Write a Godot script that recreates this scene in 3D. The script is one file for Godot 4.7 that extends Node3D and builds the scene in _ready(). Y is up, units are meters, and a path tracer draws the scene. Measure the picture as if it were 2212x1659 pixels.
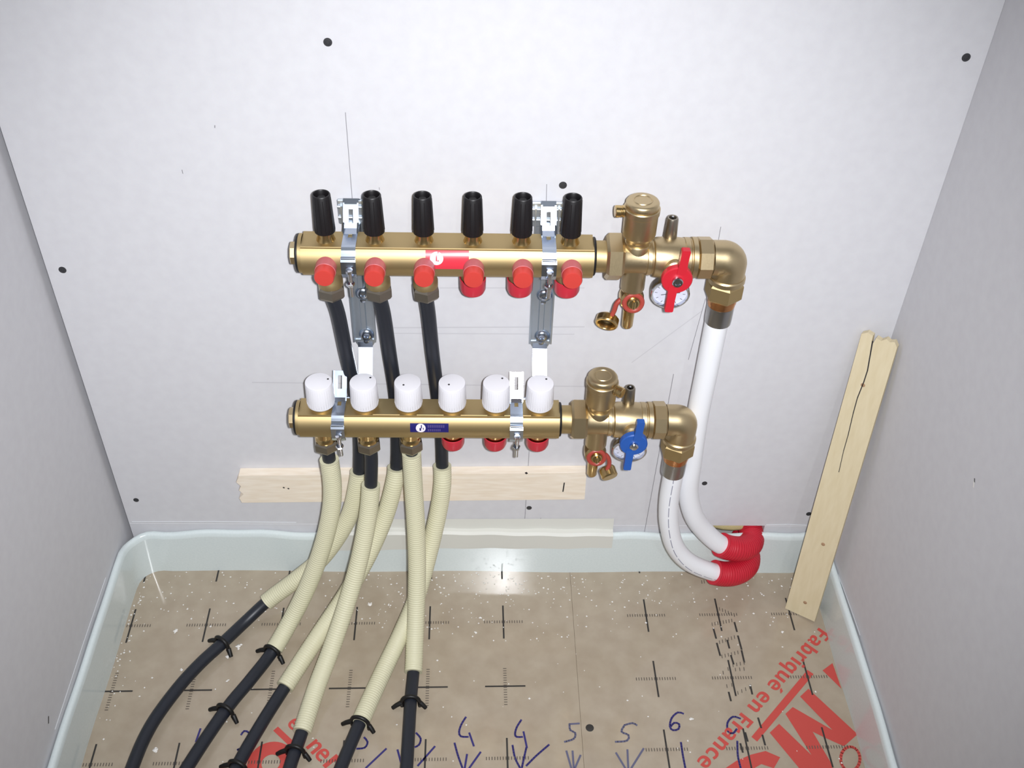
extends Node3D
# A heating manifold in an unfinished plasterboard alcove, photographed with a phone flash.
# World: x right, y up, z towards the viewer; back wall at z = 0, top of the floor boards at y = 0.

const W := 2212.0
const H := 1659.0
const FOCAL := 2259.8
var eye := Vector3(0.0223, 1.1821, 0.9541)
var cam_basis: Basis
var M := {}
var taken := {}
var grp := 1
var rng := RandomNumberGenerator.new()

# ---------------------------------------------------------------- pixel -> place
func ray(px: float, py: float) -> Vector3:
	return -cam_basis.z + cam_basis.x * (px - W / 2) / FOCAL - cam_basis.y * (py - H / 2) / FOCAL
func at_z(px: float, py: float, z: float) -> Vector3:
	var d := ray(px, py)
	return eye + d * ((z - eye.z) / d.z)
func at_y(px: float, py: float, y: float) -> Vector3:
	var d := ray(px, py)
	return eye + d * ((y - eye.y) / d.y)
func at_x(px: float, py: float, x: float) -> Vector3:
	var d := ray(px, py)
	return eye + d * ((x - eye.x) / d.x)

# ---------------------------------------------------------------- nodes
func numbered(called: String) -> String:
	var n: int = taken.get(called, 0)
	taken[called] = n + 1
	return called if n == 0 else "%s_%03d" % [called, n]
func thing(called: String, label: String, category: String, at := Vector3.ZERO, group := "") -> Node3D:
	var o := Node3D.new()
	o.name = numbered(called)
	add_child(o)
	o.position = at
	tag(o, label, category, group)
	return o
func tag(o: Node, label: String, category: String, group := "") -> void:
	o.set_meta("label", label)
	o.set_meta("category", category)
	if group != "":
		o.set_meta("group", group)
func obj(called: String, st: SurfaceTool, m: Material, parent: Node = self) -> MeshInstance3D:
	st.generate_normals()
	return inst(called, st.commit(), m, parent)
func inst(called: String, mesh: Mesh, m: Material, parent: Node = self) -> MeshInstance3D:
	var o := MeshInstance3D.new()
	o.mesh = mesh
	o.material_override = m
	o.name = numbered(called) if parent == self else called
	parent.add_child(o, true)
	return o
func struct(called: String, st: SurfaceTool, m: Material) -> MeshInstance3D:
	var o := obj(called, st, m)
	o.set_meta("kind", "structure")
	return o

# ---------------------------------------------------------------- shapes
func mb() -> SurfaceTool:
	var st := SurfaceTool.new()
	st.begin(Mesh.PRIMITIVE_TRIANGLES)
	st.set_smooth_group(-1)
	return st
func tri(st: SurfaceTool, a: Vector3, b: Vector3, c: Vector3) -> void:
	if (b - a).cross(c - a).length_squared() < 1e-18:
		return
	st.add_vertex(a)
	st.add_vertex(c)
	st.add_vertex(b)
func quad(st: SurfaceTool, a: Vector3, b: Vector3, c: Vector3, d: Vector3) -> void:
	tri(st, a, b, c)
	tri(st, a, c, d)
func otri(st: SurfaceTool, a: Vector3, b: Vector3, c: Vector3, o: Vector3) -> void:
	if (b - a).cross(c - a).dot((a + b + c) / 3.0 - o) < 0:
		tri(st, a, c, b)
	else:
		tri(st, a, b, c)
func oquad(st: SurfaceTool, a: Vector3, b: Vector3, c: Vector3, d: Vector3, o: Vector3) -> void:
	otri(st, a, b, c, o)
	otri(st, a, c, d, o)
func place(at: Vector3) -> Transform3D:
	return Transform3D(Basis.IDENTITY, at)
# local y axis laid along dir
func along(at: Vector3, dir: Vector3, spin := 0.0) -> Transform3D:
	var y := dir.normalized()
	var h := Vector3.RIGHT if absf(y.x) < 0.9 else Vector3.BACK
	var z := h.cross(y).normalized()
	var x := y.cross(z)
	return Transform3D(Basis(x, y, z) * Basis(Vector3.UP, spin), at)
# box with chamfered edges, centred on the transform
func box(st: SurfaceTool, t: Transform3D, size: Vector3, b := 0.0008) -> void:
	st.set_smooth_group(-1)
	var h := size / 2
	b = minf(b, minf(h.x, minf(h.y, h.z)) * 0.6)
	var v := {}
	for sx in [-1, 1]:
		for sy in [-1, 1]:
			for sz in [-1, 1]:
				v[[0, sx, sy, sz]] = t * Vector3(sx * h.x, sy * (h.y - b), sz * (h.z - b))
				v[[1, sx, sy, sz]] = t * Vector3(sx * (h.x - b), sy * h.y, sz * (h.z - b))
				v[[2, sx, sy, sz]] = t * Vector3(sx * (h.x - b), sy * (h.y - b), sz * h.z)
	var o := t.origin
	for s in [-1, 1]:
		oquad(st, v[[0, s, -1, -1]], v[[0, s, 1, -1]], v[[0, s, 1, 1]], v[[0, s, -1, 1]], o)
		oquad(st, v[[1, -1, s, -1]], v[[1, 1, s, -1]], v[[1, 1, s, 1]], v[[1, -1, s, 1]], o)
		oquad(st, v[[2, -1, -1, s]], v[[2, 1, -1, s]], v[[2, 1, 1, s]], v[[2, -1, 1, s]], o)
		for r in [-1, 1]:
			oquad(st, v[[0, s, r, -1]], v[[0, s, r, 1]], v[[1, s, r, 1]], v[[1, s, r, -1]], o)
			oquad(st, v[[0, s, -1, r]], v[[0, s, 1, r]], v[[2, s, 1, r]], v[[2, s, -1, r]], o)
			oquad(st, v[[1, -1, s, r]], v[[1, 1, s, r]], v[[2, 1, s, r]], v[[2, -1, s, r]], o)
			for q in [-1, 1]:
				otri(st, v[[0, s, r, q]], v[[1, s, r, q]], v[[2, s, r, q]], o)
# profile of (radius, height) pairs spun about the transform's y axis; listed so that the outside lies right of an upward path
func lathe(st: SurfaceTool, t: Transform3D, prof: Array, n := 28, flat := false, spin := 0.0) -> void:
	grp += 1
	for i in prof.size() - 1:
		var a: Vector2 = Vector2(prof[i][0], prof[i][1])
		var b: Vector2 = Vector2(prof[i + 1][0], prof[i + 1][1])
		if i > 0:
			var p: Vector2 = Vector2(prof[i - 1][0], prof[i - 1][1])
			if absf((a - p).angle_to(b - a)) > 0.6:
				grp += 1
		st.set_smooth_group(-1 if flat else grp)
		for j in n:
			var t0 := spin + TAU * j / n
			var t1 := spin + TAU * ((j + 1) % n) / n
			var d0 := Vector3(cos(t0), 0, sin(t0))
			var d1 := Vector3(cos(t1), 0, sin(t1))
			quad(st, t * (d1 * a.x + Vector3.UP * a.y), t * (d0 * a.x + Vector3.UP * a.y), t * (d0 * b.x + Vector3.UP * b.y), t * (d1 * b.x + Vector3.UP * b.y))
func torus(st: SurfaceTool, t: Transform3D, big: float, small: float, n := 28, m := 10) -> void:
	var prof := []
	for i in m + 1:
		var a := -TAU * i / m
		prof.append([big - small * cos(a), -small * sin(a)])
	prof.reverse()
	lathe(st, t, prof, n)
func hexnut(st: SurfaceTool, t: Transform3D, r: float, h: float, sides := 6, spin := 0.0, c := 0.0022) -> void:
	lathe(st, t, [[0, 0], [r * 0.88, 0], [r, c], [r, h - c], [r * 0.88, h], [0, h]], sides, true, spin)
# round bar along a path; radius a number or an array
func tube(st: SurfaceTool, pts: Array, radius, n := 16, caps := true) -> void:
	grp += 1
	st.set_smooth_group(grp)
	var rings := []
	var nrm := Vector3.ZERO
	for i in pts.size():
		var tan: Vector3 = (pts[mini(i + 1, pts.size() - 1)] - pts[maxi(i - 1, 0)]).normalized()
		if i == 0:
			nrm = tan.cross(Vector3.RIGHT if absf(tan.x) < 0.8 else Vector3.UP).normalized()
		nrm = (nrm - tan * nrm.dot(tan)).normalized()
		var bi := tan.cross(nrm)
		var r: float = radius[i] if radius is Array else radius
		var ring := PackedVector3Array()
		for j in n:
			var a := TAU * j / n
			ring.append(pts[i] + (nrm * cos(a) + bi * sin(a)) * r)
		rings.append(ring)
	for i in rings.size() - 1:
		for j in n:
			var k := (j + 1) % n
			quad(st, rings[i][j], rings[i][k], rings[i + 1][k], rings[i + 1][j])
	if caps:
		grp += 1
		st.set_smooth_group(grp)
		for j in n:
			var k := (j + 1) % n
			tri(st, pts[0], rings[0][k], rings[0][j])
			tri(st, pts[-1], rings[-1][j], rings[-1][k])
# Catmull-Rom through points, sampled about every step metres
func smooth(p: Array, step := 0.004) -> Array:
	var out := []
	for i in p.size() - 1:
		var p0: Vector3 = p[maxi(i - 1, 0)]
		var p1: Vector3 = p[i]
		var p2: Vector3 = p[i + 1]
		var p3: Vector3 = p[mini(i + 2, p.size() - 1)]
		var n := maxi(2, int(ceil(p1.distance_to(p2) / step)))
		for k in n:
			out.append(p1.cubic_interpolate(p2, p0, p3, float(k) / n))
	out.append(p[-1])
	return out
# even resampling of a dense path
func even(p: Array, step: float) -> Array:
	var c := Curve3D.new()
	c.bake_interval = 0.002
	for q in p:
		c.add_point(q)
	var n := int(c.get_baked_length() / step)
	var out := []
	for i in n + 1:
		out.append(c.sample_baked(c.get_baked_length() * i / n))
	return out
func corrugated(st: SurfaceTool, p: Array, r: float, depth: float, pitch: float, n := 20) -> void:
	var e := even(p, pitch / 4)
	var rad := []
	for i in e.size():
		rad.append(r - depth * [0.0, 0.15, 1.0, 0.15][i % 4])
	tube(st, e, rad, n)
# polygon (u, v) counter-clockwise, extruded along w = u x v
func extrude(st: SurfaceTool, t: Transform3D, poly: PackedVector2Array, depth: float, soft := false) -> void:
	grp += 1
	var n := poly.size()
	for i in n:
		var a := poly[i]
		var b := poly[(i + 1) % n]
		if soft:
			var p := poly[(i + n - 1) % n]
			if absf((a - p).angle_to(b - a)) > 0.4:
				grp += 1
		st.set_smooth_group(grp if soft else -1)
		quad(st, t * Vector3(a.x, a.y, 0), t * Vector3(b.x, b.y, 0), t * Vector3(b.x, b.y, depth), t * Vector3(a.x, a.y, depth))
	st.set_smooth_group(-1)
	var idx := Geometry2D.triangulate_polygon(poly)
	for k in range(0, idx.size(), 3):
		var a := poly[idx[k]]
		var b := poly[idx[k + 1]]
		var c := poly[idx[k + 2]]
		if (b - a).cross(c - a) < 0:
			var s := b
			b = c
			c = s
		tri(st, t * Vector3(a.x, a.y, depth), t * Vector3(b.x, b.y, depth), t * Vector3(c.x, c.y, depth))
		tri(st, t * Vector3(a.x, a.y, 0), t * Vector3(c.x, c.y, 0), t * Vector3(b.x, b.y, 0))
# bent strip of sheet metal: path of (z, y), from x0 to x1, thickness th
func strip(st: SurfaceTool, path: Array, x0: float, x1: float, th := 0.0016) -> void:
	st.set_smooth_group(-1)
	for i in path.size() - 1:
		var a: Vector2 = path[i]
		var b: Vector2 = path[i + 1]
		var nn := []
		for k in [i, i + 1]:
			var d: Vector2 = (path[mini(k + 1, path.size() - 1)] - path[maxi(k - 1, 0)]).normalized()
			nn.append(Vector2(-d.y, d.x) * th / 2)
		var o := Vector3((x0 + x1) / 2, (a.y + b.y) / 2, (a.x + b.x) / 2)
		var v := []
		for x in [x0, x1]:
			for q in [a + nn[0], b + nn[1], b - nn[1], a - nn[0]]:
				v.append(Vector3(x, q.y, q.x))
		oquad(st, v[0], v[1], v[2], v[3], o)
		oquad(st, v[4], v[5], v[6], v[7], o)
		for k in 4:
			var l := (k + 1) % 4
			oquad(st, v[k], v[l], v[4 + l], v[4 + k], o)
# print laid on a surface: polyline ribbon, n is the surface normal
func stroke(st: SurfaceTool, p: Array, w: float, n := Vector3.UP) -> void:
	st.set_smooth_group(-1)
	for i in p.size() - 1:
		var d: Vector3 = (p[i + 1] - p[i]).normalized()
		var s := n.cross(d).normalized() * w / 2
		var e := d * w * 0.25
		quad(st, p[i] - s - e, p[i + 1] - s + e, p[i + 1] + s + e, p[i] + s - e)
func flat_poly(st: SurfaceTool, p: Array) -> void:
	st.set_smooth_group(-1)
	var pl := PackedVector2Array()
	for q in p:
		pl.append(Vector2(q.x, q.z))
	var idx := Geometry2D.triangulate_polygon(pl)
	for k in range(0, idx.size(), 3):
		otri(st, p[idx[k]], p[idx[k + 1]], p[idx[k + 2]], p[idx[k]] - Vector3.UP)

# ---------------------------------------------------------------- materials
func mat(c: Color, rough := 0.6, metal := 0.0, spec := 0.5) -> StandardMaterial3D:
	var m := StandardMaterial3D.new()
	m.albedo_color = c
	m.roughness = rough
	m.metallic = metal
	m.metallic_specular = spec
	return m
func noise_tex(freq: float, seed_: int, a: Color, b: Color, octaves := 4, size := 512, normal := 0.0) -> NoiseTexture2D:
	var f := FastNoiseLite.new()
	f.seed = seed_
	f.noise_type = FastNoiseLite.TYPE_SIMPLEX_SMOOTH
	f.frequency = freq
	f.fractal_octaves = octaves
	var t := NoiseTexture2D.new()
	t.width = size
	t.height = size
	t.seamless = true
	t.noise = f
	if normal > 0:
		t.as_normal_map = true
		t.bump_strength = normal
	else:
		var g := Gradient.new()
		g.set_color(0, a)
		g.set_color(1, b)
		t.color_ramp = g
	return t
func mottled(a: Color, b: Color, freq: float, scale_: Vector3, rough: float, seed_: int, spec := 0.5, octaves := 4) -> StandardMaterial3D:
	var m := mat(Color.WHITE, rough, 0.0, spec)
	m.albedo_texture = noise_tex(freq, seed_, a, b, octaves)
	m.uv1_triplanar = true
	m.uv1_scale = scale_
	return m
func make_materials() -> void:
	M.board = mottled(Color(0.812, 0.808, 0.822), Color(0.832, 0.83, 0.842), 0.02, Vector3.ONE * 5, 0.75, 3, 0.35)
	M.kraft = mottled(Color(0.65, 0.595, 0.52), Color(0.70, 0.65, 0.575), 0.012, Vector3.ONE * 4, 0.14, 7, 0.5)
	M.kraft.roughness_texture = noise_tex(0.03, 8, Color(0.75, 0.75, 0.75), Color(1, 1, 1))
	M.foam = mottled(Color(0.845, 0.885, 0.885), Color(0.875, 0.91, 0.91), 0.06, Vector3.ONE * 8, 0.13, 11, 0.5)
	M.pu = mottled(Color(0.66, 0.60, 0.42), Color(0.80, 0.75, 0.56), 0.08, Vector3.ONE * 14, 0.9, 12)
	M.pine = mottled(Color(0.91, 0.85, 0.765), Color(0.96, 0.92, 0.86), 0.02, Vector3(2, 14, 14), 0.7, 21, 0.3, 3)
	M.pine_up = mottled(Color(0.83, 0.77, 0.63), Color(0.88, 0.83, 0.71), 0.02, Vector3(16, 1.6, 16), 0.7, 22, 0.3, 3)
	M.brass = mat(Color(0.75, 0.665, 0.49), 0.52, 1.0)
	M.brass_cast = mat(Color(0.79, 0.715, 0.57), 0.45, 1.0)
	M.brass_cast.roughness_texture = noise_tex(0.05, 31, Color(0.8, 0.8, 0.8), Color(1, 1, 1))
	M.brass_cast.uv1_triplanar = true
	M.brass_cast.uv1_scale = Vector3.ONE * 20
	M.brass_bright = mat(Color(0.82, 0.71, 0.50), 0.24, 1.0)
	M.copper = mat(Color(0.80, 0.58, 0.40), 0.25, 1.0)
	M.nickel = mat(Color(0.62, 0.59, 0.54), 0.38, 1.0)
	M.steel = mat(Color(0.66, 0.66, 0.66), 0.3, 1.0)
	M.zinc = mat(Color(0.74, 0.78, 0.84), 0.24, 1.0)
	M.zinc_dull = mat(Color(0.78, 0.81, 0.84), 0.5, 1.0)
	M.chrome = mat(Color(0.82, 0.83, 0.86), 0.12, 1.0)
	M.black = mat(Color(0.065, 0.055, 0.065), 0.45)
	M.black_clip = mat(Color(0.05, 0.045, 0.045), 0.5)
	M.rubber = mat(Color(0.05, 0.05, 0.06), 0.5)
	M.pipe_dark = mat(Color(0.125, 0.14, 0.175), 0.42)
	M.white_cap = mat(Color(0.91, 0.905, 0.925), 0.4)
	M.white_pipe = mat(Color(0.94, 0.945, 0.96), 0.4)
	M.cream = mat(Color(0.835, 0.82, 0.70), 0.55)
	M.red_sleeve = mat(Color(0.77, 0.12, 0.20), 0.45)
	M.red_handle = mat(Color(0.77, 0.13, 0.19), 0.4)
	M.blue_handle = mat(Color(0.14, 0.34, 0.66), 0.4)
	M.red_cap = mat(Color(0.81, 0.27, 0.24), 0.35)
	M.red_cap.backlight_enabled = true
	M.red_cap.backlight = Color(0.5, 0.08, 0.08)
	M.red_clear = mat(Color(0.78, 0.42, 0.44), 0.35)
	M.red_clear.backlight_enabled = true
	M.red_clear.backlight = Color(0.45, 0.12, 0.12)
	M.red_cap_low = mat(Color(0.76, 0.17, 0.24), 0.3)
	M.red_rubber = mat(Color(0.64, 0.26, 0.22), 0.4)
	M.red_label = mat(Color(0.84, 0.22, 0.28), 0.3)
	M.blue_label = mat(Color(0.13, 0.12, 0.40), 0.35)
	M.label_white = mat(Color(0.93, 0.90, 0.93), 0.4)
	M.label_violet = mat(Color(0.33, 0.29, 0.50), 0.4)
	M.dial = mat(Color(0.86, 0.87, 0.93), 0.3)
	M.dark = mat(Color(0.16, 0.15, 0.16), 0.7)
	M.screw = mat(Color(0.20, 0.20, 0.21), 0.5)
	M.pencil = mat(Color(0.52, 0.51, 0.53), 0.8)
	M.pencil_faint = mat(Color(0.765, 0.76, 0.775), 0.8)
	M.ink = mat(Color(0.20, 0.19, 0.18), 0.6)
	M.ink_grey = mat(Color(0.38, 0.345, 0.31), 0.6)
	M.ink_red = mat(Color(0.78, 0.30, 0.27), 0.5)
	M.ink_blue = mat(Color(0.20, 0.18, 0.44), 0.5)
	M.ink_pale = mat(Color(0.38, 0.38, 0.48), 0.5)
	M.crumb = mat(Color(0.93, 0.92, 0.90), 0.7)
	M.tape = mat(Color(0.85, 0.85, 0.82), 0.5)
	M.film = mat(Color(0.87, 0.88, 0.89), 0.25)
	M.room = mat(Color(0.78, 0.77, 0.76), 0.8)

# ---------------------------------------------------------------- manifold bars
const BAR_R := 0.0225
const BAR_H := 0.0175
const UP_AX := Vector3(0, 0.567, 0.050)
const LO_AX := Vector3(0, 0.3485, 0.065)
# (y, z) outline of the bar round its axis: round with a flat top and a fine groove under the flat's edges
func bar_outline(grow := 0.0) -> PackedVector2Array:
	var p := PackedVector2Array()
	var edge := asin(BAR_H / BAR_R)
	var w := BAR_R * cos(edge)
	p.append(Vector2(BAR_H + grow, -w))
	p.append(Vector2(BAR_H + grow, w))
	p.append(Vector2(BAR_H - 0.0012, w + 0.0004))
	p.append(Vector2(BAR_H - 0.0016, w - 0.0004))
	var n := 40
	for i in n + 1:
		var a := lerpf(edge - 0.10, -PI - edge + 0.10, float(i) / n)
		p.append(Vector2(sin(a), cos(a)) * (BAR_R + grow))
	p.append(Vector2(BAR_H - 0.0016, -w + 0.0004))
	p.append(Vector2(BAR_H - 0.0012, -w - 0.0004))
	var q := PackedVector2Array()
	for v in p:
		q.append(v)
	q.reverse()
	# counter-clockwise as seen along -x from +x (u = y, v = z, w = x)
	if not Geometry2D.is_polygon_clockwise(q):
		q.reverse()
	return q
func bar_frame(at: Vector3) -> Transform3D:
	return Transform3D(Basis(Vector3.UP, Vector3.BACK, Vector3.RIGHT), at)
# a label wrapped on the round front of the bar, between two angles above the horizontal
func wrap_label(st: SurfaceTool, ax: Vector3, x0: float, x1: float, a0: float, a1: float, grow := 0.0003) -> void:
	grp += 1
	st.set_smooth_group(grp)
	var n := 10
	for i in n:
		var p := []
		for k in [i, i + 1]:
			var a := lerpf(a0, a1, float(k) / n)
			p.append(Vector3(0, sin(a), cos(a)) * (BAR_R + grow))
		quad(st, ax + p[0] + Vector3(x0, 0, 0), ax + p[0] + Vector3(x1, 0, 0), ax + p[1] + Vector3(x1, 0, 0), ax + p[1] + Vector3(x0, 0, 0))
func wrap_disc(st: SurfaceTool, ax: Vector3, x: float, a: float, r: float, grow := 0.0006, hole := 0.0) -> void:
	grp += 1
	st.set_smooth_group(grp)
	var n := 24
	for i in n:
		var v := []
		for k in [i, i + 1]:
			for q in [hole, r]:
				var t: float = TAU * k / n
				var b: float = a + sin(t) * q / BAR_R
				v.append(ax + Vector3(x + cos(t) * q, sin(b) * (BAR_R + grow), cos(b) * (BAR_R + grow)))
		quad(st, v[0], v[1], v[3], v[2])

func bar_parts(t: Node3D, ax: Vector3, x0: float, x1: float) -> void:
	var st := mb()
	extrude(st, bar_frame(ax + Vector3(x0, 0, 0)), bar_outline(), x1 - x0, true)
	lathe(st, along(ax + Vector3(x0 - 0.0045, 0, 0), Vector3.RIGHT), [[0, 0], [0.0195, 0], [0.0205, 0.001], [0.0205, 0.0046]], 36)
	obj("bar", st, M.brass, t)
	for x in [x0 - 0.0048, x1 + 0.0012]:
		st = mb()
		torus(st, along(ax + Vector3(x, 0, 0), Vector3.RIGHT), 0.0188, 0.0016, 36)
		obj("o_ring", st, M.rubber, t)
	st = mb()
	lathe(st, along(ax + Vector3(x1, 0, 0), Vector3.RIGHT), [[0.02, 0], [0.02, 0.0005], [0, 0.0005]], 32)
	obj("end_face", st, M.brass, t)
	st = mb()
	hexnut(st, along(ax + Vector3(x0 - 0.013, 0, 0), Vector3.RIGHT), 0.0125, 0.0085, 8, 0.2, 0.001)
	obj("end_plug", st, M.brass_cast, t)

func make_upper() -> void:
	var t := thing("heating_manifold", "upper brass manifold bar with black valve caps and red dust caps", "manifold", Vector3.ZERO)
	var ax := UP_AX
	bar_parts(t, ax, -0.1625, 0.1362)
	for i in 6:
		var x := -0.138 + 0.05 * i
		var b := Vector3(x, ax.y + BAR_H, ax.z)
		var st := mb()
		lathe(st, place(b), [[0.0098, 0], [0.0095, 0.0008], [0.0082, 0.0045], [0.0082, 0.013], [0, 0.013]], 24)
		obj("valve_stem", st, M.brass_bright, t)
		st = mb()
		var c := b + Vector3(0, 0.0095, 0)
		lathe(st, place(c), [[0, 0.0005], [0.0098, 0], [0.0106, 0.0008], [0.0092, 0.0425], [0.0086, 0.0435], [0.0078, 0.0435], [0.0072, 0.0425], [0.0070, 0.034], [0, 0.034]], 28)
		for k in 14:
			var a := TAU * k / 14
			var d := Vector3(cos(a), 0, sin(a))
			tube(st, [c + d * 0.0104 + Vector3.UP * 0.003, c + d * 0.0090 + Vector3.UP * 0.040], 0.0005, 5)
		var cap := obj("valve_cap", st, M.black, t)
		st = mb()
		lathe(st, place(c + Vector3(0, 0.034, 0)), [[0.0042, 0], [0.0042, 0.0055], [0.0036, 0.006], [0, 0.006]], 16)
		obj("key_socket", st, M.black_clip, cap)
		# front adjuster in its translucent red dust cap
		st = mb()
		var f := Vector3(x + 0.0012, ax.y - 0.001, ax.z + 0.020)
		lathe(st, along(f, Vector3(0, -0.02, 1)), [[0.0108, 0], [0.0108, 0.012], [0.0103, 0.0125]], 28)
		var dc := obj("dust_cap", st, M.red_clear, t)
		st = mb()
		lathe(st, along(f, Vector3(0, -0.02, 1)), [[0.0103, 0.0125], [0.0101, 0.0215], [0.0094, 0.0228], [0, 0.0232]], 28)
		obj("cap_end", st, M.red_cap, dc)
		# outlet below
		st = mb()
		lathe(st, place(Vector3(x, ax.y - 0.0400, ax.z)), [[0, 0], [0.0125, 0], [0.0132, 0.001], [0.0132, 0.008], [0.0122, 0.010], [0.0128, 0.025]], 28)
		obj("outlet", st, M.brass, t)
		st = mb()
		if i < 3:
			hexnut(st, place(Vector3(x, ax.y - 0.0540, ax.z)), 0.0152, 0.0150, 6, 0.35, 0.003)
			obj("compression_nut", st, M.nickel, t)
		else:
			lathe(st, place(Vector3(x, ax.y - 0.0488, ax.z)), [[0, 0], [0.008, 0.0006], [0.0122, 0.003], [0.0138, 0.007], [0.0140, 0.020], [0.0132, 0.0205]], 28)
			obj("outlet_cap", st, M.red_cap_low, t)
	# red label with a white disc
	var st := mb()
	var e := asin(BAR_H / BAR_R) - 0.10
	wrap_label(st, ax, at_z(919, 552, 0.07).x, at_z(1013, 552, 0.07).x, -0.10, e)
	var lab := obj("label", st, M.red_label, t)
	lab.set_meta("label", "red label with a white disc")
	st = mb()
	var dx := at_z(943, 550, 0.07).x
	wrap_disc(st, ax, dx, 0.42, 0.0068)
	obj("disc", st, M.label_white, lab)
	st = mb()
	wrap_label(st, ax, dx - 0.0008, dx + 0.0004, 0.30, 0.58, 0.0009)
	wrap_label(st, ax, dx + 0.0008, dx + 0.0022, 0.55, 0.72, 0.0009)
	wrap_label(st, ax, dx + 0.0010, dx + 0.0020, 0.28, 0.36, 0.0009)
	obj("mark", st, M.red_label, lab)

func make_lower() -> void:
	var t := thing("heating_manifold", "lower brass manifold bar with six white hand caps", "manifold", Vector3.ZERO)
	var ax := LO_AX
	bar_parts(t, ax, -0.1865, 0.1122)
	var spots := [[0.012, 0.35], [0.009, 0.6], [-0.005, -0.4], [-0.004, -0.3], [0.008, 0.65], [0.008, 0.6]]
	for i in 6:
		var x := -0.1612 + 0.05 * i
		var b := Vector3(x, ax.y + BAR_H, ax.z)
		var st := mb()
		lathe(st, place(b), [[0.0125, 0], [0.0125, 0.008], [0, 0.008]], 24)
		obj("valve_stem", st, M.brass, t)
		st = mb()
		lathe(st, place(b + Vector3(0, 0.0045, 0)), [[0, 0], [0.0140, 0], [0.0156, 0.002], [0.0158, 0.010], [0.0153, 0.0325], [0.0149, 0.0335], [0.0143, 0.0337], [0, 0.0337]], 36)
		for k in 36:
			var a := TAU * k / 36
			var d := Vector3(cos(a), 0, sin(a))
			tube(st, [b + d * 0.0157 + Vector3.UP * 0.009, b + d * 0.0151 + Vector3.UP * 0.034], 0.0004, 4)
		var cap := obj("hand_cap", st, M.white_cap, t)
		st = mb()
		lathe(st, place(b + Vector3(spots[i][0] * 0.85, 0.0382, -spots[i][1] * 0.012)), [[0.0012, 0], [0.0012, 0.0002], [0, 0.0002]], 12)
		obj("index_mark", st, M.dark, cap)
		st = mb()
		lathe(st, place(Vector3(x, ax.y - 0.0355, ax.z)), [[0, 0], [0.0115, 0], [0.0122, 0.001], [0.0122, 0.006], [0.0112, 0.008], [0.013, 0.021]], 28)
		obj("outlet", st, M.brass_bright, t)
		st = mb()
		if i < 3:
			hexnut(st, place(Vector3(x, ax.y - 0.0492, ax.z)), 0.0150, 0.0155, 6, 0.35, 0.003)
			obj("compression_nut", st, M.nickel, t)
		else:
			lathe(st, place(Vector3(x, ax.y - 0.0448, ax.z)), [[0, 0], [0.008, 0.0006], [0.0122, 0.003], [0.0136, 0.007], [0.0138, 0.0185], [0.0130, 0.019]], 28)
			obj("outlet_cap", st, M.red_cap_low, t)
	# raised casting lines between the stems
	for i in 4:
		var st := mb()
		var x := -0.0362 + 0.05 * (i - 1)
		box(st, place(Vector3(x, ax.y + BAR_H + 0.0004, ax.z + 0.0128)), Vector3(0.031, 0.0008, 0.0022), 0.0003)
		obj("rib", st, M.brass, t)
	var st := mb()
	wrap_label(st, ax, at_z(886, 920, 0.085).x, at_z(969, 920, 0.085).x, -0.02, 0.50)
	var lab := obj("label", st, M.blue_label, t)
	lab.set_meta("label", "dark blue label with a white disc")
	st = mb()
	var dx := at_z(909, 921, 0.085).x
	wrap_disc(st, ax, dx, 0.24, 0.0056)
	obj("disc", st, M.label_white, lab)
	st = mb()
	wrap_label(st, ax, dx - 0.0014, dx + 0.0004, 0.10, 0.26, 0.0009)
	wrap_label(st, ax, dx + 0.0002, dx + 0.0014, 0.24, 0.42, 0.0009)
	wrap_label(st, ax, dx + 0.0026, dx + 0.0034, 0.16, 0.28, 0.0009)
	obj("mark", st, M.blue_label, lab)
	st = mb()
	for k in 9:
		wrap_label(st, ax, dx + 0.0080 + k * 0.0022, dx + 0.0080 + k * 0.0022 + 0.0013, 0.27, 0.42, 0.0006)
	for k in 7:
		wrap_label(st, ax, dx + 0.0080 + k * 0.0022, dx + 0.0080 + k * 0.0022 + 0.0014, 0.06, 0.20, 0.0006)
	obj("print", st, M.label_violet, lab)

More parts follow.
